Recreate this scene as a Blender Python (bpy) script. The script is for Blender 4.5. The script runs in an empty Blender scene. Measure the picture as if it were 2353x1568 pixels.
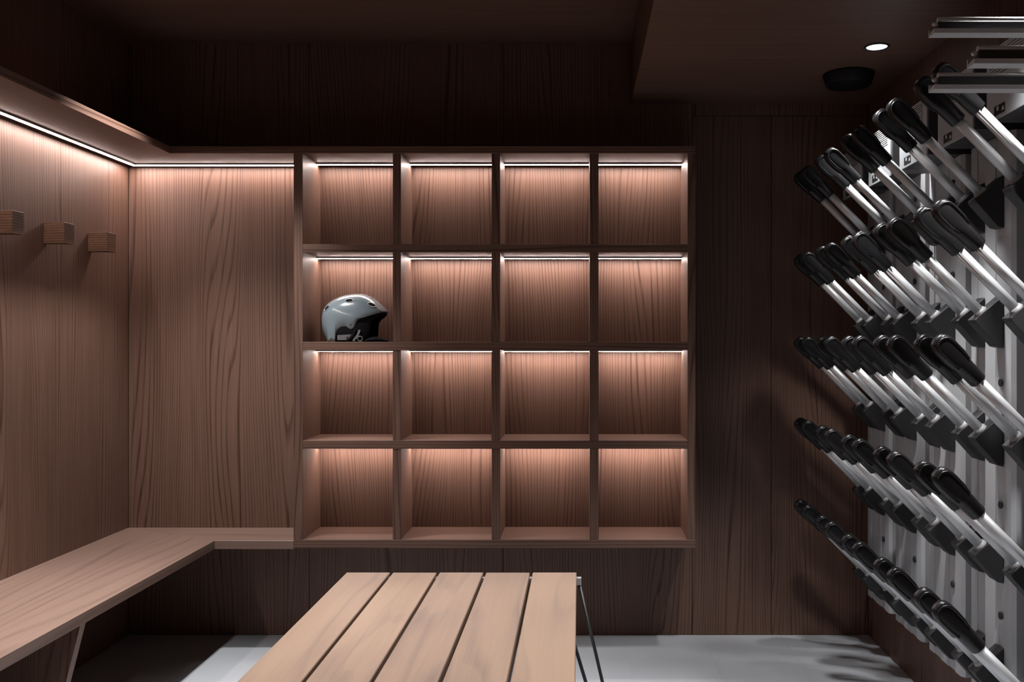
import bpy, bmesh, math, random
from mathutils import Vector, Matrix
random.seed(4)
S = bpy.context.scene
COL = S.collection

# ------------------------------------------------------------------ camera
F_PX, VPX, CAM_Z = 2150.0, 1331.0, 1.218
cam_data = bpy.data.cameras.new('camera')
cam_data.sensor_width = 36.0
cam_data.sensor_fit = 'HORIZONTAL'
cam_data.lens = F_PX / 2353.0 * 36.0
cam_data.shift_x = -(VPX - 1176.5) / 2353.0
cam_data.clip_start = 0.02
cam = bpy.data.objects.new('camera', cam_data)
cam.location = (0, 0, CAM_Z)
cam.rotation_euler = (math.pi / 2, 0, 0)
COL.objects.link(cam)
S.camera = cam

# ------------------------------------------------------------------ world, exposure
w = bpy.data.worlds.new('world'); S.world = w
w.use_nodes = True
w.node_tree.nodes['Background'].inputs[0].default_value = (0.5, 0.5, 0.52, 1)
w.node_tree.nodes['Background'].inputs[1].default_value = 0.0
S.view_settings.view_transform = 'Standard'
S.view_settings.look = 'None'
S.view_settings.exposure = 0.0
S.view_settings.gamma = 1.0
S.view_settings.use_curve_mapping = False
S.cycles.max_bounces = 5
S.cycles.diffuse_bounces = 4
S.cycles.glossy_bounces = 2
S.cycles.transmission_bounces = 0
S.cycles.use_light_tree = False
S.cycles.use_adaptive_sampling = True
S.cycles.adaptive_threshold = 0.02
S.cycles.sample_clamp_indirect = 4.0
S.cycles.caustics_reflective = False
S.cycles.caustics_refractive = False

LED_STRENGTH = 98.0
LED_CANOPY = 92.0
LED_COLOR = (1.0, 0.84, 0.775)
DOWN_COLOR = (1.0, 0.98, 0.97)
SPOT_W = 125.0

# room planes (metres; y is depth from the camera)
XL, XR, YB, YF = -1.867, 1.196, 3.874, -1.3
ZS, ZC = 2.20, 2.45          # soffit underside, high ceiling
XS = 0.215                   # soffit left face
YU = 3.62                    # front plane of shelving unit

# ------------------------------------------------------------------ materials
def new_mat(name):
    m = bpy.data.materials.new(name); m.use_nodes = True
    nt = m.node_tree
    return m, nt, nt.nodes['Principled BSDF']

def plain(name, col, rough=0.5, metal=0.0, spec=0.5, noise=0.0, nscale=40, coat=0.0):
    m, nt, b = new_mat(name)
    b.inputs['Base Color'].default_value = (*col, 1)
    b.inputs['Roughness'].default_value = rough
    b.inputs['Metallic'].default_value = metal
    b.inputs['Specular IOR Level'].default_value = spec
    b.inputs['Coat Weight'].default_value = coat
    if noise:
        tc = nt.nodes.new('ShaderNodeTexCoord')
        n = nt.nodes.new('ShaderNodeTexNoise'); n.inputs['Scale'].default_value = nscale
        n.inputs['Detail'].default_value = 4
        nt.links.new(tc.outputs['Object'], n.inputs['Vector'])
        mx = nt.nodes.new('ShaderNodeMix'); mx.data_type = 'RGBA'
        mx.inputs['A'].default_value = (*[c * (1 - noise) for c in col], 1)
        mx.inputs['B'].default_value = (*[min(1, c * (1 + noise)) for c in col], 1)
        nt.links.new(n.outputs['Fac'], mx.inputs['Factor'])
        nt.links.new(mx.outputs['Result'], b.inputs['Base Color'])
    return m

def emit(name, col, strength):
    m = bpy.data.materials.new(name); m.use_nodes = True
    nt = m.node_tree; nt.nodes.clear()
    e = nt.nodes.new('ShaderNodeEmission'); o = nt.nodes.new('ShaderNodeOutputMaterial')
    e.inputs[0].default_value = (*col, 1); e.inputs[1].default_value = strength
    nt.links.new(e.outputs[0], o.inputs[0])
    return m

def wood(name, axis, light, dark, ring=22.0, lin=75.0, line=0.95, rough=0.5, spec=0.35, fine=0.45, wide=4.5, long=0.38, blotch=0.0, la=1.0, vary=0.0):
    """veneer: growth rings are contours of a stretched noise, plus fine fibre streaks"""
    m, nt, b = new_mat(name)
    N, L = nt.nodes, nt.links
    def math_(op, a, bb=None):
        n = N.new('ShaderNodeMath'); n.operation = op
        for i, v in enumerate((a, bb)):
            if v is None: continue
            if isinstance(v, (int, float)): n.inputs[i].default_value = v
            else: L.new(v, n.inputs[i])
        return n.outputs[0]
    tc = N.new('ShaderNodeTexCoord'); oi = N.new('ShaderNodeObjectInfo')
    off = math_('MULTIPLY', oi.outputs['Random'], 31.0)
    sp = N.new('ShaderNodeSeparateXYZ'); L.new(tc.outputs['Object'], sp.inputs[0])
    x, y, z = sp.outputs
    a, c, g = {'Z': (x, y, z), 'X': (y, z, x), 'Y': (x, z, y)}[axis]
    def vec(sa, sc, sg):
        cb = N.new('ShaderNodeCombineXYZ')
        L.new(math_('ADD', math_('MULTIPLY', a, sa), off), cb.inputs[0])
        L.new(math_('ADD', math_('MULTIPLY', c, sc), off), cb.inputs[1])
        L.new(math_('ADD', math_('MULTIPLY', g, sg), off), cb.inputs[2])
        return cb.outputs[0]
    def noise(v, detail, rough_=0.5):
        n = N.new('ShaderNodeTexNoise'); n.inputs['Scale'].default_value = 1.0
        n.inputs['Detail'].default_value = detail; n.inputs['Roughness'].default_value = rough_
        L.new(v, n.inputs['Vector']); return n.outputs['Fac']
    n1 = noise(vec(wide, wide, long), 1.5, 0.4)
    t = math_('ADD', math_('MULTIPLY', n1, ring), math_('MULTIPLY', math_('ADD', math_('MULTIPLY', a, la), c), lin))
    fr = math_('FRACT', t)
    rp = N.new('ShaderNodeValToRGB'); L.new(fr, rp.inputs[0])
    e = rp.color_ramp.elements
    e[0].position = 0.0; e[0].color = (0.15, 0.15, 0.15, 1)
    e[1].position = 1.0; e[1].color = (0.6, 0.6, 0.6, 1)
    k = rp.color_ramp.elements.new(0.62); k.color = (0.05, 0.05, 0.05, 1)
    k = rp.color_ramp.elements.new(0.9); k.color = (1, 1, 1, 1)
    f = noise(vec(230, 230, 3.5), 1.5, 0.6)
    f2 = noise(vec(60, 60, 1.1), 1, 0.5)
    bl = noise(vec(9, 9, 1.6), 1, 0.5)
    fac = math_('MULTIPLY', rp.outputs['Color'], math_('MULTIPLY', f2, line * 1.7))
    fac = math_('ADD', fac, math_('MULTIPLY', math_('SUBTRACT', f, 0.5), fine * 2.0))
    fac = math_('ADD', fac, math_('MULTIPLY', math_('SUBTRACT', bl, 0.5), 0.35 + blotch))
    if vary: fac = math_('ADD', fac, math_('MULTIPLY', math_('SUBTRACT', oi.outputs['Random'], 0.5), vary))
    mp = N.new('ShaderNodeMapRange'); L.new(fac, mp.inputs[0])
    mp.inputs[1].default_value = -0.25; mp.inputs[2].default_value = 1.0
    mx = N.new('ShaderNodeMix'); mx.data_type = 'RGBA'
    mx.inputs['A'].default_value = (*light, 1); mx.inputs['B'].default_value = (*dark, 1)
    L.new(mp.outputs[0], mx.inputs['Factor'])
    L.new(mx.outputs['Result'], b.inputs['Base Color'])
    b.inputs['Roughness'].default_value = rough
    b.inputs['Specular IOR Level'].default_value = spec
    return m

WL, WD = (0.158, 0.091, 0.067), (0.052, 0.023, 0.0155)
M = {
    'woodZ': wood('walnut_veneer_vertical', 'Z', WL, WD),
    'woodX': wood('walnut_veneer_across', 'X', WL, WD, wide=7, ring=10),
    'woodY': wood('walnut_veneer_lengthwise', 'Y', WL, WD, wide=7, ring=10),
    'peg': wood('darker_walnut_block', 'X', (0.175, 0.098, 0.062), (0.042, 0.020, 0.013), lin=120, ring=4, line=1.7, la=0.0),
    'teak': wood('oiled_hardwood_plank', 'Y', (0.225, 0.150, 0.100), (0.108, 0.068, 0.054), ring=5, lin=4, line=0.45, fine=0.28, wide=6, long=1.0, blotch=0.95, rough=0.5, vary=0.35),
    'bench': wood('bench_walnut', 'Y', (0.200, 0.131, 0.104), (0.102, 0.060, 0.045), ring=9, lin=25, line=0.5, rough=0.42, spec=0.5),
    'benchX': wood('bench_walnut_across', 'X', (0.200, 0.131, 0.104), (0.102, 0.060, 0.045), ring=9, lin=25, line=0.5, rough=0.42, spec=0.5),
    'tile': plain('grey_porcelain_tile', (0.40, 0.42, 0.45), 0.42, noise=0.07, nscale=5),
    'grout': plain('pale_grout', (0.50, 0.51, 0.53), 0.8),
    'dark_joint': plain('dark_joint', (0.022, 0.014, 0.011), 0.8),
    'alu': plain('satin_aluminium', (0.58, 0.60, 0.62), 0.40, metal=0.35, noise=0.03),
    'alu_dark': plain('anodised_channel', (0.16, 0.14, 0.13), 0.5, metal=0.5),
    'grey_clip': plain('grey_nylon_clip', (0.30, 0.30, 0.31), 0.5),
    'black_plastic': plain('black_gloss_plastic', (0.008, 0.008, 0.009), 0.30, spec=0.35),
    'black_matte': plain('black_matte_plastic', (0.018, 0.018, 0.02), 0.55),
    'black_steel': plain('black_powder_coated_steel', (0.014, 0.014, 0.014), 0.4),
    'panel': plain('light_grey_powder_coat', (0.37, 0.385, 0.405), 0.5, noise=0.03, nscale=8),
    'white_plate': plain('pale_grey_plate', (0.52, 0.55, 0.58), 0.5),
    'casing': plain('charcoal_casing', (0.05, 0.05, 0.055), 0.5),
    'shell': plain('grey_blue_gloss_shell', (0.175, 0.220, 0.245), 0.22, coat=0.5, noise=0.03, nscale=12),
    'shell_lip': plain('pale_shell_lip', (0.30, 0.34, 0.36), 0.25),
    'foam': plain('black_foam', (0.006, 0.006, 0.007), 0.85, spec=0.12),
    'strap_grey': plain('grey_strap_clip', (0.13, 0.125, 0.125), 0.45),
    'rivet': plain('dark_rivet', (0.05, 0.06, 0.08), 0.35, metal=0.4),
    'led_body': plain('diffuser_edge', (0.5, 0.48, 0.46), 0.6),
    'led_cell': emit('compartment_led_diffuser', LED_COLOR, LED_STRENGTH),
    'led': emit('canopy_led_diffuser', LED_COLOR, LED_CANOPY),
    'lens': emit('downlight_lens', DOWN_COLOR, 6.0),
    'speaker': plain('black_speaker_plastic', (0.004, 0.004, 0.005), 0.6, spec=0.15),
    'ink': plain('black_print', (0.012, 0.014, 0.016), 0.5),
    'ink_white': plain('white_print', (0.75, 0.76, 0.78), 0.5),
}

# ------------------------------------------------------------------ helpers
def tag(o, label=None, cat=None, group=None, kind=None):
    if label: o['label'] = label
    if cat: o['category'] = cat
    if group: o['group'] = group
    if kind: o['kind'] = kind
    return o

def empty(name, loc, label=None, cat=None, group=None, kind=None):
    o = bpy.data.objects.new(name, None); o.location = loc
    o.empty_display_size = 0.1
    COL.objects.link(o)
    return tag(o, label, cat, group, kind)

def wloc(o):
    v = Vector(o.location)
    while o.parent is not None:
        o = o.parent; v += Vector(o.location)
    return v

def link(name, me, loc, parent=None):
    o = bpy.data.objects.new(name, me); COL.objects.link(o)
    if parent is not None:
        o.parent = parent
        o.location = Vector(loc) - wloc(parent)
    else:
        o.location = loc
    return o

def finish(bm, name, mat, smooth=False):
    bmesh.ops.recalc_face_normals(bm, faces=bm.faces)
    me = bpy.data.meshes.new(name); bm.to_mesh(me); bm.free()
    for m in (mat if isinstance(mat, (list, tuple)) else [mat]): me.materials.append(M[m])
    if smooth:
        for p in me.polygons: p.use_smooth = True
    return me

def add_box(bm, x0, x1, y0, y1, z0, z1, bevel=0.0):
    t = bmesh.new()
    bmesh.ops.create_cube(t, size=1)
    for v in t.verts:
        v.co = Vector(((x0 + x1) / 2 + v.co.x * (x1 - x0), (y0 + y1) / 2 + v.co.y * (y1 - y0), (z0 + z1) / 2 + v.co.z * (z1 - z0)))
    if bevel:
        bmesh.ops.bevel(t, geom=t.edges[:], offset=bevel, segments=1, affect='EDGES', profile=0.5)
    me = bpy.data.meshes.new('tmp'); t.to_mesh(me); t.free()
    bm.from_mesh(me); bpy.data.meshes.remove(me)

def box(name, x0, x1, y0, y1, z0, z1, mat, parent=None, bevel=0.0):
    c = Vector(((x0 + x1) / 2, (y0 + y1) / 2, (z0 + z1) / 2))
    bm = bmesh.new()
    add_box(bm, x0 - c.x, x1 - c.x, y0 - c.y, y1 - c.y, z0 - c.z, z1 - c.z, bevel)
    return link(name, finish(bm, name, mat), c, parent)

def prism(bm, poly, axis, a0, a1):
    """extrude a polygon [(p,q)] along axis: 'Y' -> (p,.,q); 'Z' -> (p,q,.); 'X' -> (.,p,q)"""
    def P(p, q, a):
        return {'Y': (p, a, q), 'Z': (p, q, a), 'X': (a, p, q)}[axis]
    lo = [bm.verts.new(P(p, q, a0)) for p, q in poly]
    hi = [bm.verts.new(P(p, q, a1)) for p, q in poly]
    n = len(poly)
    bm.faces.new(lo); bm.faces.new(hi[::-1])
    for i in range(n):
        bm.faces.new((lo[i], hi[i], hi[(i + 1) % n], lo[(i + 1) % n]))

def loft(bm, rings, cap=True):
    R = [[bm.verts.new(p) for p in r] for r in rings]
    n = len(R[0])
    for a, b_ in zip(R[:-1], R[1:]):
        for i in range(n):
            bm.faces.new((a[i], a[(i + 1) % n], b_[(i + 1) % n], b_[i]))
    if cap:
        bm.faces.new(R[0]); bm.faces.new(R[-1][::-1])

def tube_path(bm, pts, r, n=8):
    rings = []
    pts = [Vector(p) for p in pts]
    up = Vector((0.123, 0.97, 0.2)).normalized()
    for i, p in enumerate(pts):
        d = (pts[min(i + 1, len(pts) - 1)] - pts[max(i - 1, 0)]).normalized()
        a = d.cross(up)
        if a.length < 1e-3: a = d.cross(Vector((1, 0, 0)))
        a.normalize(); b_ = d.cross(a)
        rings.append([p + a * math.cos(t) * r + b_ * math.sin(t) * r for t in [2 * math.pi * k / n for k in range(n)]])
    loft(bm, rings)

def lathe(bm, prof, n=40, center=(0, 0)):
    rings = [[(center[0] + r * math.cos(2 * math.pi * k / n), center[1] + r * math.sin(2 * math.pi * k / n), z) for k in range(n)] for r, z in prof]
    loft(bm, rings)

def px(x, y, d):
    """photograph measurement -> world at depth d (used to read off real sizes)"""
    return Vector(((x - VPX) * d / F_PX, d, CAM_Z + (784.0 - y) * d / F_PX))

# ------------------------------------------------------------------ room shell
fl = box('floor', XL - 0.05, XR + 0.05, YF - 0.05, YB + 0.05, -0.06, -0.0012, 'grout'); tag(fl, kind='structure')
TW, TD, G = 0.321, 0.642, 0.0009
tile_me = None
x_lines = [0.189 + TW * k for k in range(-7, 5)]
for x0 in x_lines:
    for j in range(9):
        y1 = YB - TD * j; y0 = y1 - TD
        if y0 < YF: y0 = YF
        if y1 - y0 < 0.05: continue
        a, b_ = max(x0, XL), min(x0 + TW, XR)
        if b_ - a < 0.02: continue
        full = abs((b_ - a) - TW) < 1e-6 and abs((y1 - y0) - TD) < 1e-6
        if full and tile_me is not None:
            link('tile', tile_me, ((a + b_) / 2, (y0 + y1) / 2, -0.0005), fl)
        else:
            o = box('tile', a + G, b_ - G, y0 + G, y1 - G, -0.0011, 0.0001, 'tile', fl, 0.0003)
            if full: tile_me = o.data

def wall_slab(name, *b_):
    return tag(box(name, *b_, 'dark_joint'), kind='structure')
PT = 0.012                     # veneer panel thickness
wb = wall_slab('wall_back', XL - 0.1, XR + 0.1, YB + PT, YB + 0.12, -0.06, ZC + 0.1)
g = 0.001
for xa, xb, za, zb in [(XL, -1.118, 0, ZC), (-1.118, -0.315, 0, ZC), (-0.315, 0.468, 0, ZC), (0.468, 0.795, 0, 2.15), (0.795, XR, 0, 2.15), (0.468, XR, 2.152, ZC)]:
    box('panel', xa + g, xb - g, YB, YB + PT, za, zb, 'woodZ', wb, 0.0007)
wl = wall_slab('wall_left', XL - 0.12, XL - PT, YF, YB + PT, -0.06, ZC + 0.1)
ys = [YB, 3.37, 2.75, 2.13, 1.5, 0.8, 0.1, -0.6, YF]
for yb_, ya in zip(ys[:-1], ys[1:]):
    box('panel', XL - PT, XL, ya + g, yb_ - g, 0, ZC, 'woodZ', wl, 0.0007)
wr = wall_slab('wall_right', XR + PT, XR + 0.12, YF, YB + PT, -0.06, ZC + 0.1)
ys = [YB, 3.27, 2.66, 2.05, 1.44, 0.8, 0.1, -0.6, YF]
for yb_, ya in zip(ys[:-1], ys[1:]):
    box('panel', XR, XR + PT, ya + g, yb_ - g, 0, ZC, 'woodZ', wr, 0.0007)
wf = tag(box('wall_front', XL - 0.12, XR + 0.12, YF - 0.12, YF, -0.06, ZC + 0.1, 'woodZ'), kind='structure')
ce = tag(box('ceiling', XL - 0.12, XR + 0.12, YF - 0.12, YB + 0.12, ZC, ZC + 0.1, 'woodX'), kind='structure')
box('soffit', XS, XR, YF, YB, ZS, ZC, 'woodX', ce, 0.0015)

# ------------------------------------------------------------------ led strip (aluminium channel with diffuser on its front and lower faces)
def led(parent, ax, a0, a1, wall, zu, side=1, gap=0.045, mat='led_cell'):
    """strip along axis ax from a0 to a1 under a board at height zu, clear of the wall plane by gap; side is the sign of the wall direction"""
    wd, ht, cf = 0.016, 0.008, 0.0010
    n0, n1 = wall - side * gap, wall - side * (gap + wd)      # wall-side edge, room-side edge
    lo, hi = min(n0, n1), max(n0, n1)
    if ax == 'X':
        ch = box('led_channel', a0, a1, lo, hi, zu - 0.005, zu, 'alu_dark', parent)
    else:
        ch = box('led_channel', lo, hi, a0, a1, zu - 0.005, zu, 'alu_dark', parent)
    mid = (lo + hi) / 2
    r, q = n1 - mid, n0 - mid
    pl = [(q, -0.005), (q, -ht), (r + side * cf, -ht), (r, -ht + cf), (r, -0.005)]
    bm = bmesh.new()
    h = (a1 - a0) / 2 - 0.001
    prism(bm, pl, 'X' if ax == 'X' else 'Y', -h, h)
    bmesh.ops.recalc_face_normals(bm, faces=bm.faces)
    for fc in bm.faces: fc.material_index = 0 if fc.normal.z < -0.5 else 1     # lower face and front chamfer glow
    c = Vector(((a0 + a1) / 2, mid, zu)) if ax == 'X' else Vector((mid, (a0 + a1) / 2, zu))
    d = link('led_diffuser', finish(bm, 'led_diffuser', [mat, 'led_body']), c, ch)
    d['label'] = 'glowing warm white diffuser'
    return ch

# ------------------------------------------------------------------ shelving unit
K = 594.0
def ux(x): return (x - VPX) / K
def uz(y): return CAM_Z + (784 - y) / K
Z_TOP0, Z_TOP1 = uz(352.5), uz(336)
unit = empty('shelving_unit', (ux(1136), (YU + YB) / 2, uz(1260)), 'walnut cubby shelving unit with sixteen lit square compartments on back wall', 'shelf unit')
SXL0, SXL1, SXR0, SXR1 = ux(674.5), ux(695.5), ux(1580), ux(1598)
box('top_board', SXL0, SXR1, YU, YB, Z_TOP0, Z_TOP1, 'woodX', unit, 0.0006)
box('bottom_board', SXL0, SXR1, YU, YB, uz(1260), uz(1241), 'woodX', unit, 0.0006)
box('side_panel', SXL0, SXL1, YU, YB, uz(1241), Z_TOP0, 'woodZ', unit, 0.0006)
box('side_panel', SXR0, SXR1, YU, YB, uz(1241), Z_TOP0, 'woodZ', unit, 0.0006)
shelves = [(uz(580), uz(561)), (uz(805), uz(786)), (uz(1032), uz(1013))]
for z0, z1 in shelves:
    box('shelf', SXL1, SXR0, YU + 0.001, YB, z0, z1, 'woodX', unit, 0.0006)
divs = [(ux(902), ux(921)), (ux(1129.5), ux(1149)), (ux(1355), ux(1375.5))]
rows = [(shelves[0][1], Z_TOP0), (shelves[1][1], shelves[0][0]), (shelves[2][1], shelves[1][0]), (uz(1241), shelves[2][0])]
cols = [(SXL1, divs[0][0]), (divs[0][1], divs[1][0]), (divs[1][1], divs[2][0]), (divs[2][1], SXR0)]
for z0, z1 in rows:
    for x0, x1 in divs:
        box('divider', x0, x1, YU + 0.003, YB, z0, z1, 'woodZ', unit, 0.0006)
BP = 0.005
for z0, z1 in rows:
    for x0, x1 in cols:
        box('back_panel', x0, x1, YB - BP, YB, z0, z1, 'woodZ', unit)
        led(unit, 'X', x0 + 0.001, x1 - 0.001, YB - BP, z1)

# ------------------------------------------------------------------ canopy board along left wall and back wall
XCAN = ux(390)
can = empty('wall_canopy', (XL + 0.14, 2.0, Z_TOP0), 'walnut canopy board above the bench with glowing light strip under it', 'canopy')
def mitre(name, poly, z0, z1, mat, parent, bevel=0.0006):
    cx = sum(p[0] for p in poly) / len(poly); cy = sum(p[1] for p in poly) / len(poly)
    bm = bmesh.new(); prism(bm, [(p - cx, q - cy) for p, q in poly], 'Z', z0 - z1, 0)
    if bevel: bmesh.ops.bevel(bm, geom=bm.edges[:], offset=bevel, segments=1, affect='EDGES')
    return link(name, finish(bm, name, mat), (cx, cy, z1), parent)
YN = -0.9                       # near end of canopy and bench, behind the camera
mitre('board', [(XL, YN), (XCAN, YN), (XCAN, YU), (XL, YB)], Z_TOP0, Z_TOP1, 'woodY', can)
mitre('board', [(XCAN, YU), (SXL0, YU), (SXL0, YB), (XL, YB)], Z_TOP0, Z_TOP1, 'woodX', can)
led(can, 'Y', YN + 0.01, YB - 0.052, XL, Z_TOP0, -1, 0.035, 'led')
led(can, 'X', XL + 0.036, SXL0 - 0.001, YB, Z_TOP0, 1, 0.035, 'led')

# ------------------------------------------------------------------ bench
XBE = -1.411
ZB0, ZB1 = 0.412, 0.445
bench = empty('wall_bench', (-1.64, 2.0, 0), 'walnut wall bench turning the corner below the coat pegs', 'bench')
mitre('seat', [(XL, YN), (XBE, YN), (XBE, YU), (XL, YB)], ZB0, ZB1, 'bench', bench, 0.001)
zb1 = uz(1245)
mitre('seat', [(XBE, YU), (SXL0, YU), (SXL0, YB), (XL, YB)], ZB0, ZB1, 'benchX', bench, 0.001)
for yy in (2.665, 0.9):
    bm = bmesh.new()
    prism(bm, [(-0.228, 0), (0.122, 0), (0.226, 0.412), (-0.228, 0.412)], 'Y', -0.015, 0.015)
    bmesh.ops.bevel(bm, geom=bm.edges[:], offset=0.0008, segments=1, affect='EDGES')
    link('support_panel', finish(bm, 'support_panel', 'woodZ'), (-1.639, yy, 0), bench)

# ------------------------------------------------------------------ coat pegs
peg_labels = ['square wooden coat peg cut by the left edge of the picture', 'middle one of the three square wooden coat pegs', 'square wooden coat peg closest to the corner of the room']
for lab, y0 in zip(peg_labels, (2.942, 3.24, 3.536)):
    bm = bmesh.new()
    prism(bm, [(0, 0.02), (0.084, 0.0), (0.084, 0.063), (0, 0.045)], 'Z', -0.036, 0.036)
    bmesh.ops.bevel(bm, geom=bm.edges[:], offset=0.001, segments=1, affect='EDGES')
    o = link('coat_peg', finish(bm, 'coat_peg', 'peg'), (XL, y0, 1.594))
    tag(o, lab, 'coat peg', 'coat pegs on the left wall')

# ------------------------------------------------------------------ slatted table
TY1, TY0, TZ = 3.112, 1.15, 0.448
TX0, TX1 = -0.774, -0.009
table = empty('slatted_table', ((TX0 + TX1) / 2, (TY0 + TY1) / 2, 0), 'low table of five pale hardwood planks on thin black legs', 'table')
gapw = 0.009; pw = (TX1 - TX0 - 4 * gapw) / 5
for i in range(5):
    a = TX0 + i * (pw + gapw)
    box('plank', a, a + pw, TY0, TY1 - 0.002 * (i % 2), TZ - 0.045, TZ, 'teak', table, 0.002)
for yy in (3.085, 1.18):
    box('cross_bar', TX0 + 0.002, TX1 + 0.016, yy - 0.011, yy + 0.011, TZ - 0.033, TZ - 0.010, 'grey_clip', table, 0.001)
zt = TZ - 0.034
for sx, ex in ((1, TX1 + 0.010), (-1, TX0 + 0.012)):
    for yy, s in ((3.085, 1), (1.18, -1)):
        bm = bmesh.new()
        pts = [(0, 0, zt), (sx * 0.094, 0.0, 0.014), (sx * 0.094, -s * 0.012, 0.0065), (sx * 0.063, -s * 0.125, 0.0065), (sx * 0.058, -s * 0.135, 0.014), (-sx * 0.059, -s * 0.135, TZ - 0.044)]
        tube_path(bm, pts, 0.0058, 8)
        link('leg', finish(bm, 'leg', 'black_steel', True), (ex, yy, 0), table)

# ------------------------------------------------------------------ boot dryer columns
XP = 1.14
ARM_U = Vector((-0.703, 0, 0.711)); ARM_V = Vector((0.711, 0, 0.703))
def A(s, v, y): return ARM_U * s + ARM_V * v + Vector((0, y, 0))
def mesh_tube():
    bm = bmesh.new(); r = 0.0135; n = 20
    prof = []
    for k in range(n):
        t = 2 * math.pi * k / n
        rr = r * (0.84 if k in (7, 13) else 1.0)     # two shallow extrusion grooves
        prof.append((rr * math.cos(t), rr * math.sin(t)))
    loft(bm, [[A(s, p, q) for p, q in prof] for s in (-0.02, 0.227)])
    return finish(bm, 'heated_arm', 'alu', True)
CAP = 0.012
def mesh_cap():
    bm = bmesh.new(); n = 24
    st = [(0.200, .019, .019, 2), (0.203, .0205, .0205, 2), (0.252, .0215, .0205, 2.2), (0.260, .0230, .0195, 2.5), (0.272, .0255, .018, 3),
          (0.300, .0268, .0165, 3.4), (0.322, .0262, .0160, 3.2), (0.335, .0225, .0150, 3), (0.342, .0165, .0130, 2.6), (0.3445, .0090, .0085, 2.2), (0.3455, .002, .002, 2)]
    rings = []
    for s, rv, ry, e in st:
        s += CAP; ring = []
        for k in range(n):
            t = 2 * math.pi * k / n; c, d = math.cos(t), math.sin(t)
            ring.append(A(s, rv * math.copysign(abs(c) ** (2 / e), c), ry * math.copysign(abs(d) ** (2 / e), d)))
        rings.append(ring)
    loft(bm, rings)
    for sy in (-1, 1):                                # raised U-shaped rims on both flat sides
        pts = [A(CAP + 0.258, .0165, sy * .0165), A(CAP + 0.280, .0205, sy * .0158), A(CAP + 0.312, .0210, sy * .0152)]
        for k in range(1, 8):
            t = math.pi * k / 8
            pts.append(A(CAP + 0.316 + 0.019 * math.sin(t), .0208 * math.cos(t), sy * .0148))
        pts += [A(CAP + 0.312, -.0210, sy * .0152), A(CAP + 0.280, -.0205, sy * .0158), A(CAP + 0.258, -.0165, sy * .0165)]
        tube_path(bm, pts, 0.0034, 8)
    return finish(bm, 'nozzle_cap', 'black_plastic', True)
def mesh_bracket():
    bm = bmesh.new()
    prism(bm, [(-.031, -.016), (-.022, -.009), (.047, .050), (.047, -.092), (.030, -.088), (-.026, -.026)], 'Y', -.025, .025)
    bmesh.ops.bevel(bm, geom=bm.edges[:], offset=0.0015, segments=1, affect='EDGES')
    return finish(bm, 'bracket', 'black_matte')
def mesh_clamp():
    bm = bmesh.new()
    n = 16
    loft(bm, [[A(s, r * math.cos(2 * math.pi * k / n), r * math.sin(2 * math.pi * k / n)) for k in range(n)] for s, r in ((-.004, .0185), (.010, .0185), (.012, .0165), (.016, .0155))])
    for sy in (-1, 1):
        tube_path(bm, [A(-.004, -.021, sy * .014), A(.006, -.021, sy * .014)], .005, 8)
    return finish(bm, 'clamp', 'grey_clip', True)
me_tube, me_cap, me_brk, me_clamp = mesh_tube(), mesh_cap(), mesh_bracket(), mesh_clamp()

def mesh_panel():
    bm = bmesh.new(); h = 0.135; t = XR - XP - 0.001
    prism(bm, [(t, -h), (0.010, -h), (0.0, -h + 0.010), (0.0, -0.085), (0.003, -0.083), (0.003, -0.034), (0, -0.032), (0, 0.032), (0.003, 0.034), (0.003, 0.083), (0, 0.085), (0.0, h - 0.010), (0.010, h), (t, h)], 'Z', 0.215, 1.775)
    return finish(bm, 'back_plate', 'panel')
def mesh_grille():
    bm = bmesh.new()            # plate with open louvres, local x=0 is its front face
    y0, y1, z0, z1 = -0.118, 0.118, 0.0, 0.178
    add_box(bm, 0, 0.004, y0, y1, z0, 0.108)
    add_box(bm, 0, 0.004, y0, y0 + 0.030, 0.108, z1); add_box(bm, 0, 0.004, y1 - 0.014, y1, 0.108, z1)
    add_box(bm, 0, 0.004, y0 + 0.030, y1 - 0.014, z1 - 0.004, z1)
    n = 9
    for k in range(n):
        z = 0.112 + k * 0.0070
        add_box(bm, 0.0003, 0.004, y0 + 0.030, y1 - 0.014, z, z + 0.0036)
    return finish(bm, 'louvre_plate', 'white_plate')
def mesh_mark():
    bm = bmesh.new()
    def tri(p, q, r): bm.faces.new([bm.verts.new((0, a, b_)) for a, b_ in (p, q, r)])
    tri((-.012, .030), (.010, .030), (-.006, .052)); tri((-.016, .026), (-.006, .020), (-.010, .042))
    return finish(bm, 'printed_mark', 'ink')
def mesh_label():
    bm = bmesh.new(); bm.faces.new([bm.verts.new((0, a, b_)) for a, b_ in ((-.030, .006), (.030, .006), (.030, .030), (-.030, .030))])
    return finish(bm, 'printed_label', 'ink')
def mesh_label_marks():
    bm = bmesh.new()
    for q in (((-.026, .012), (-.012, .012), (-.016, .022), (-.022, .022)), ((.004, .018), (.014, .016), (.016, .026), (.006, .028))):
        bm.faces.new([bm.verts.new((0, a, b_)) for a, b_ in q])
    return finish(bm, 'label_print', 'ink_white')
def mesh_button():
    bm = bmesh.new(); n = 16
    rings = [[(x, r * math.cos(2 * math.pi * k / n), r * math.sin(2 * math.pi * k / n)) for k in range(n)] for x, r in ((0.0, .0105), (-.003, .0105), (-.004, .0085), (-.0025, .006), (-.0025, .001))]
    loft(bm, rings); return finish(bm, 'plug', 'black_matte', True)
me_panel, me_grille, me_mark, me_label, me_lprint, me_btn = mesh_panel(), mesh_grille(), mesh_mark(), mesh_label(), mesh_label_marks(), mesh_button()

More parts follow.
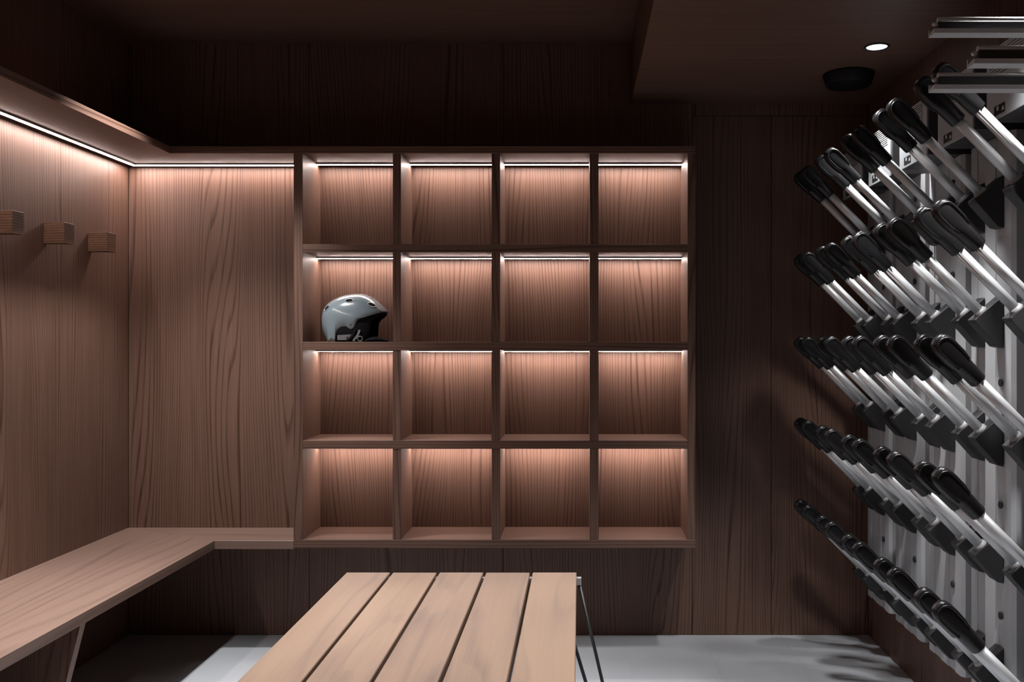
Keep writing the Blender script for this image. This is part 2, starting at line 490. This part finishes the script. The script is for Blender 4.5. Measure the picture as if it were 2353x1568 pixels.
ROW_TIP = [0.588, 0.904, 1.218, 1.537, 1.860]
names = ['grey boot dryer column standing nearest the back wall, farthest from the camera', 'grey boot dryer column second from the back wall', 'middle grey boot dryer column, third from the back wall',
         'grey boot dryer column fourth from the back wall', 'grey boot dryer column at the right picture edge, nearest the camera']
case_me = None
for k in range(5):
    yc = 3.570 - 0.325 * k
    c = empty('boot_dryer', (XP, yc, 0.215), names[k], 'boot dryer', 'boot dryer columns on the right wall')
    link('back_plate', me_panel, (XP, yc, 0), c)
    # blower box above the plate
    if case_me is None:
        cs = box('blower_case', 1.0445, XR - 0.002, yc - 0.122, yc + 0.122, 1.776, 1.948, 'casing', c, 0.002); case_me = cs.data
    else:
        cs = link('blower_case', case_me, ((1.0445 + XR - 0.002) / 2, yc, 1.862), c)
    link('louvre_plate', me_grille, (1.040, yc, 1.772), cs)['label'] = 'pale plate with louvre slots'
    link('printed_mark', me_mark, (1.0396, yc - 0.02, 1.800), cs)
    link('printed_label', me_label, (1.0396, yc + 0.045, 1.764 + .01), cs)
    link('label_print', me_lprint, (1.0393, yc + 0.045, 1.764 + .01), cs)
    for zt_ in ROW_TIP:
        for dy in (0.0585, -0.0585):
            base = Vector((1.093, yc + dy, zt_ - 0.246))
            arm = link('heated_arm', me_tube, base, c); arm['label'] = 'satin aluminium tube arm'
            link('bracket', me_brk, base, arm)['label'] = 'black wedge bracket'
            link('clamp', me_clamp, base, arm)
            link('nozzle_cap', me_cap, base, arm)['label'] = 'rounded black plastic end cap'
    for zp in (0.475, 0.775, 1.105, 1.42, 1.70):
        link('plug', me_btn, (XP, yc - 0.065, zp), c)

# ------------------------------------------------------------------ ski holder rails, upper right
def ski_rail(y, z, label, x0=0.715):
    r = empty('ski_rail', (XR, y, z), label, 'ski rail', 'ski rails at the upper right')
    bm = bmesh.new()                                # lower extrusion, L-profile in the y-z plane
    prism(bm, [(y_ , z_) for y_, z_ in ((-.016, -.017), (.016, -.017), (.016, -.002), (.012, -.002), (.012, -.012), (-.012, -.008), (-.016, -.008))], 'X', x0 - 1.0, XR - 1.0)
    link('lower_profile', finish(bm, 'lower_profile', 'alu'), (1.0, y, z), r)
    bm = bmesh.new(); add_box(bm, x0 + 0.011 - 1.0, XR - 1.0, -.010, .010, -.0075, .010, .002)
    link('rubber_strip', finish(bm, 'rubber_strip', 'black_matte'), (1.0, y, z), r)
    bm = bmesh.new(); n = 16
    loft(bm, [[(x, .0075 * math.cos(2 * math.pi * q / n), .0135 + .0065 * math.sin(2 * math.pi * q / n)) for q in range(n)] for x in (x0 + 0.013 - 1.0, XR - 1.0)])
    link('top_bar', finish(bm, 'top_bar', 'alu', True), (1.0, y, z), r)
    bm = bmesh.new()
    loft(bm, [[(x, rr * math.cos(2 * math.pi * q / n) - 0.004, .004 + rr * math.sin(2 * math.pi * q / n)) for q in range(n)] for x, rr in ((x0 - 1.0, .002), (x0 + .002 - 1.0, .0042), (x0 + .008 - 1.0, .0045), (x0 + .012 - 1.0, .003))])
    link('end_screw', finish(bm, 'end_screw', 'alu', True), (1.0, y, z), r)
ski_rail(1.90, 1.856, 'topmost of the three horizontal aluminium ski rails')
ski_rail(1.71, 1.738, 'shortest looking aluminium ski rail, between the other two')
ski_rail(1.90, 1.743, 'lowest of the three aluminium ski rails, crossing in front of dryer arms')

# ------------------------------------------------------------------ helmet on the shelf
HX0, HY, HZ, HS = -1.028, 3.742, shelves[1][1], 1 / 575.0
helmet = empty('ski_helmet', (HX0 + 0.13, HY, HZ), 'glossy grey blue ski helmet with black straps in a lit compartment', 'helmet')
def interp(tab, x):
    for (x0, y0), (x1, y1) in zip(tab[:-1], tab[1:]):
        if x <= x1: return y0 + (y1 - y0) * max(0, (x - x0)) / (x1 - x0)
    return tab[-1][1]
TOP = [(738, 742), (738.6, 730), (740, 722), (742.5, 713), (746, 705.5), (751, 699), (757, 693.5), (764, 689), (772, 685), (782, 681), (792, 678), (802, 675.8), (812, 674.6), (822, 674.2), (832, 675), (842, 677.5), (851, 681.5), (860, 687), (868, 693.5), (875, 700.5), (881, 707), (885, 712), (888, 716)]
BOT = [(738, 742), (739, 752), (742, 763), (746, 773), (750, 780), (754, 785), (779, 785), (781, 780), (782.5, 768), (785, 760), (790, 755), (797, 752.5), (805, 752), (809, 754.5), (813, 757), (817, 757.8), (822, 756), (826, 750), (829, 742), (832, 736.5), (837, 733), (850, 728.8), (870, 722), (885, 717.2), (888, 716.4)]
LTOP = [(742, 744), (744, 726), (748, 712), (757, 700), (772, 690), (802, 680), (822, 679), (842, 683), (860, 693), (872, 706), (880, 717), (882, 720)]
LBOT = [(742, 747), (746, 768), (752, 782), (756, 784.8), (784, 784.8), (836, 784.8), (846, 781), (854, 776), (858, 770), (857.5, 764), (858.5, 752), (861, 740), (866, 734), (876, 727), (882, 721)]
def hw(p, sc=1.0):
    t = (p - 815) / 77.0
    return 0.099 * sc * max(0.0, 1 - abs(t) ** 2.6) ** 0.5
def hz(y): return (785 - y) * HS
def hslice(p, tt, bt, sc, cen=747, nA=26, nB=7):
    zt_, zb_ = hz(interp(tt, p)), hz(interp(bt, p))
    wd = hw(p, sc); zc = max(zb_, min(0.095, zb_ + 0.55 * (zt_ - zb_)))
    cl = min(1, max(0, (762 - p) / 14.0)) if bt is BOT else min(1, max(0, (764 - p) / 14.0))
    X = (p - 738) * HS - 0.13
    pts = []
    def side(sg, f):
        ys_ = wd * ((1 - 0.10 * f * f) * (1 - cl) + math.cos(f * math.pi / 2) * cl)
        zs_ = zc + (zb_ - zc) * (f * (1 - cl) + math.sin(f * math.pi / 2) * cl)
        return (X, sg * ys_, zs_)
    for i in range(nB, 0, -1): pts.append(side(1, i / nB))
    for i in range(nA + 1):
        t = math.pi * i / nA
        pts.append((X, wd * math.copysign(abs(math.cos(t)) ** 0.92, math.cos(t)), zc + (zt_ - zc) * max(0.0, math.sin(t)) ** 0.85))
    for i in range(1, nB + 1): pts.append(side(-1, i / nB))
    return pts
def dome(tt, bt, sc, name, mat, thick, p0, p1, n=72):
    bm = bmesh.new()
    stn = [p0 + (p1 - p0) * i / n for i in range(n + 1)] + [q for q, _ in bt[1:-1] if p0 < q < p1]
    stn = sorted(set(round(s, 2) for s in stn))
    R = [[bm.verts.new(p) for p in hslice(s, tt, bt, sc)] for s in stn]
    for a, b_ in zip(R[:-1], R[1:]):
        for i in range(len(a) - 1): bm.faces.new((a[i], a[i + 1], b_[i + 1], b_[i]))
    bmesh.ops.remove_doubles(bm, verts=bm.verts, dist=0.00025)
    me = finish(bm, name, mat, True)
    o = link(name, me, (HX0 + 0.13, HY, HZ), helmet)
    sd = o.modifiers.new('thickness', 'SOLIDIFY'); sd.thickness = thick; sd.offset = -1
    return o
shell = dome(TOP, BOT, 1.0, 'shell', 'shell', 0.004, 738, 888)
liner = dome(LTOP, LBOT, 0.93, 'liner', 'foam', 0.010, 742, 882)
def surf(p, t):
    zt_, zb_ = hz(interp(TOP, p)), hz(interp(BOT, p)); wd = hw(p); zc = max(zb_, min(0.095, zb_ + 0.55 * (zt_ - zb_)))
    return Vector(((p - 738) * HS - 0.13, wd * math.copysign(abs(math.cos(t)) ** 0.92, math.cos(t)), zc + (zt_ - zc) * max(0.0, math.sin(t)) ** 0.85))
def patch(p, t, ru, rv, name, mat, thick, parent, lip=False, roll=0.0):
    c = surf(p, t); du = (surf(p + 2, t) - surf(p - 2, t)).normalized(); dv = (surf(p, t + .03) - surf(p, t - .03)).normalized()
    nrm = du.cross(dv).normalized()
    if nrm.z < 0 and abs(nrm.z) > 0.2: nrm = -nrm
    if nrm.dot(c - Vector((0, 0, 0.05))) < 0: nrm = -nrm
    dv = nrm.cross(du).normalized()
    bm = bmesh.new(); n = 24
    if lip:
        pts = [c + du * ru * math.cos(2 * math.pi * k / n) + dv * rv * math.sin(2 * math.pi * k / n) + nrm * 0.0003 for k in range(n)]
        R = []
        for k in range(n):
            q = pts[k]; out = (q - c).normalized()
            R.append([bm.verts.new(q + out * 0.0022 * math.cos(a) + nrm * 0.0012 * math.sin(a)) for a in [2 * math.pi * j / 8 for j in range(8)]])
        for k in range(n):
            a, b_ = R[k], R[(k + 1) % n]
            for j in range(8): bm.faces.new((a[j], a[(j + 1) % 8], b_[(j + 1) % 8], b_[j]))
    else:
        loft(bm, [[c + nrm * h + (du * ru * math.cos(2 * math.pi * k / n) + dv * rv * math.sin(2 * math.pi * k / n)) * f for k in range(n)] for h, f in ((-0.003, 1), (thick * .6, 1), (thick, .8), (thick, .05))])
    return link(name, finish(bm, name, mat, True), (HX0 + 0.13, HY, HZ), parent)
for p, t in ((758, 0.62), (811, 0.70), (861, 0.62)):
    for sg in (1, -1):
        tt_ = math.pi - t * 1.0 if sg > 0 else t
        tt_ = math.pi / 2 + sg * (math.pi / 2 - t)
        v = patch(p, tt_, 0.0150, 0.0092, 'vent', 'foam', 0.0006, shell)
        patch(p, tt_, 0.0160, 0.0100, 'vent_lip', 'shell_lip', 0, shell, lip=True)
for pxx, pyy in ((817, 745), (771, 774)):
    for sg in (-1, 1):
        sl = [q for q in hslice(pxx, TOP, BOT, 1.0) if q[1] * sg > 0]
        q = min(sl, key=lambda v: abs(v[2] - hz(pyy)))
        bm = bmesh.new(); n = 14
        loft(bm, [[(r * math.cos(2 * math.pi * k / n), h, r * math.sin(2 * math.pi * k / n)) for k in range(n)] for h, r in ((-.002 * sg, .0036), (.0012 * sg, .0036), (.002 * sg, .0022), (.002 * sg, .0004))])
        link('rivet', finish(bm, 'rivet', 'rivet', True), Vector((HX0 + 0.13, HY, HZ)) + Vector(q), shell)
# chin strap, adjuster, ring and pad lying on the shelf
def hp(x, y, yy): return Vector(((x - 738) * HS - 0.13, yy, hz(y)))
bm = bmesh.new()
prism(bm, [tuple(hp(x, y, 0).xz) for x, y in ((786, 781), (812, 781), (819, 768), (786, 770))], 'Y', -0.090, -0.086)
link('size_adjuster', finish(bm, 'size_adjuster', 'strap_grey'), (HX0 + 0.13, HY, HZ), helmet)
bm = bmesh.new()
loft(bm, [[hp(808, 774, h) + Vector((r * math.cos(k * .5236), 0, r * math.sin(k * .5236))) for k in range(12)] for h, r in ((-.0895, .003), (-.092, .003), (-.0925, .0005))])
link('rivet', finish(bm, 'rivet', 'rivet', True), (HX0 + 0.13, HY, HZ), helmet)
def strap(pts, wd, th, mat, name):
    bm = bmesh.new(); P = [hp(*q) for q in pts]; rings = []
    for i, p in enumerate(P):
        d = (P[min(i + 1, len(P) - 1)] - P[max(i - 1, 0)]).normalized(); s = Vector((0, 1, 0)); u = d.cross(s).normalized()
        rings.append([p + u * wd + s * th, p - u * wd + s * th, p - u * wd - s * th, p + u * wd - s * th])
    loft(bm, rings); return link(name, finish(bm, name, mat), (HX0 + 0.13, HY, HZ), helmet)
strap([(826, 757, -.092), (822, 768, -.094), (814, 778, -.096), (806, 783, -.096)], .004, .001, 'foam', 'chin_strap')
strap([(836, 758, -.088), (833, 768, -.092), (828, 776, -.094), (822, 783, -.094)], .004, .001, 'strap_grey', 'chin_strap')
bm = bmesh.new()
pts = [hp(838, 778, -.096) + Vector((.0095 * math.cos(k * .349), 0, .0095 * math.sin(k * .349))) for k in range(19)]
tube_path(bm, pts, .0022, 8)
link('buckle_ring', finish(bm, 'buckle_ring', 'strap_grey', True), (HX0 + 0.13, HY, HZ), helmet)
bm = bmesh.new(); rings = []
for i in range(13):
    f = i / 12.0; x = 846 + 53 * f
    hh = 0.0035 + 0.0065 * math.sin(math.pi * min(1, f * 1.05)) ** 1.0
    hh = max(hh, 0.003)
    rings.append([Vector((hp(x, 785, 0).x, -.085 + .016 * math.cos(k * .5236) * (0.4 + .6 * math.sin(math.pi * (0.08 + .84 * f))), hh + hh * .98 * math.sin(k * .5236))) for k in range(12)])
loft(bm, rings)
link('chin_pad', finish(bm, 'chin_pad', 'foam', True), (HX0 + 0.13, HY, HZ), helmet)

# ------------------------------------------------------------------ recessed downlights and one added fill (each lamp carries its own light)
def downlight(x, y, z, label, power, angle=80, blend=0.6, soft=0.033):
    r = empty('downlight', (x, y, z), label, 'downlight', 'recessed ceiling downlights')
    bm = bmesh.new(); n = 40
    lathe(bm, [(.0428, .0), (.0428, -.003), (.041, -.0042), (.0350, -.0038), (.0335, -.001), (.0335, .0)], n)
    link('trim_ring', finish(bm, 'trim_ring', 'black_matte', True), (x, y, z), r)
    bm = bmesh.new(); lathe(bm, [(.0333, -.0002), (.0333, -.0012), (.002, -.0016)], n)
    link('lens', finish(bm, 'lens', 'lens', True), (x, y, z), r)['label'] = 'glowing white lens'
    ld = bpy.data.lights.new('downlight_beam', 'SPOT'); ld.energy = power; ld.color = DOWN_COLOR
    ld.spot_size = math.radians(angle); ld.spot_blend = blend; ld.shadow_soft_size = soft
    lo = bpy.data.objects.new('downlight_beam', ld); COL.objects.link(lo); lo.parent = r; lo.location = (0, 0, -0.03)
    return r
downlight(0.992, 3.119, ZS, 'lit round downlight in the lowered ceiling beside the black speaker', 58)
downlight(0.64, 2.60, ZS, 'added fill light in the lowered ceiling between table and dryers, out of view', 100, soft=0.06)  # unseen fill, added to even out the light on floor and back wall
downlight(0.992, 1.95, ZS, 'downlight in the lowered ceiling above the dryer columns, out of view', 110)
downlight(0.992, 0.95, ZS, 'downlight in the lowered ceiling beside the ski rails, out of view', 110)
downlight(-1.36, 3.15, ZC, 'downlight in the high ceiling above the bench corner, out of view', 150)
downlight(-1.36, 2.00, ZC, 'downlight in the high ceiling above the near part of bench, out of view', 270)
downlight(-0.40, 1.95, ZC, 'downlight in the high ceiling above the slatted table, out of view', 55)

# black ceiling speaker
c = px(1971, 172, 3.42)
bm = bmesh.new()
lathe(bm, [(.092, 0), (.092, -.006), (.090, -.012), (.082, -.040), (.078, -.044), (.070, -.045), (.066, -.042), (.004, -.042)], 48)
sp = empty('ceiling_speaker', (0.99, 3.44, ZS), 'round black speaker mounted on the lowered ceiling behind the downlight', 'speaker')
link('housing', finish(bm, 'housing', 'speaker', True), (0.99, 3.44, ZS), sp)
bm = bmesh.new(); lathe(bm, [(.064, -.0425), (.060, -.046), (.004, -.047)], 40)
link('grille', finish(bm, 'grille', 'speaker', True), (0.99, 3.44, ZS), sp)
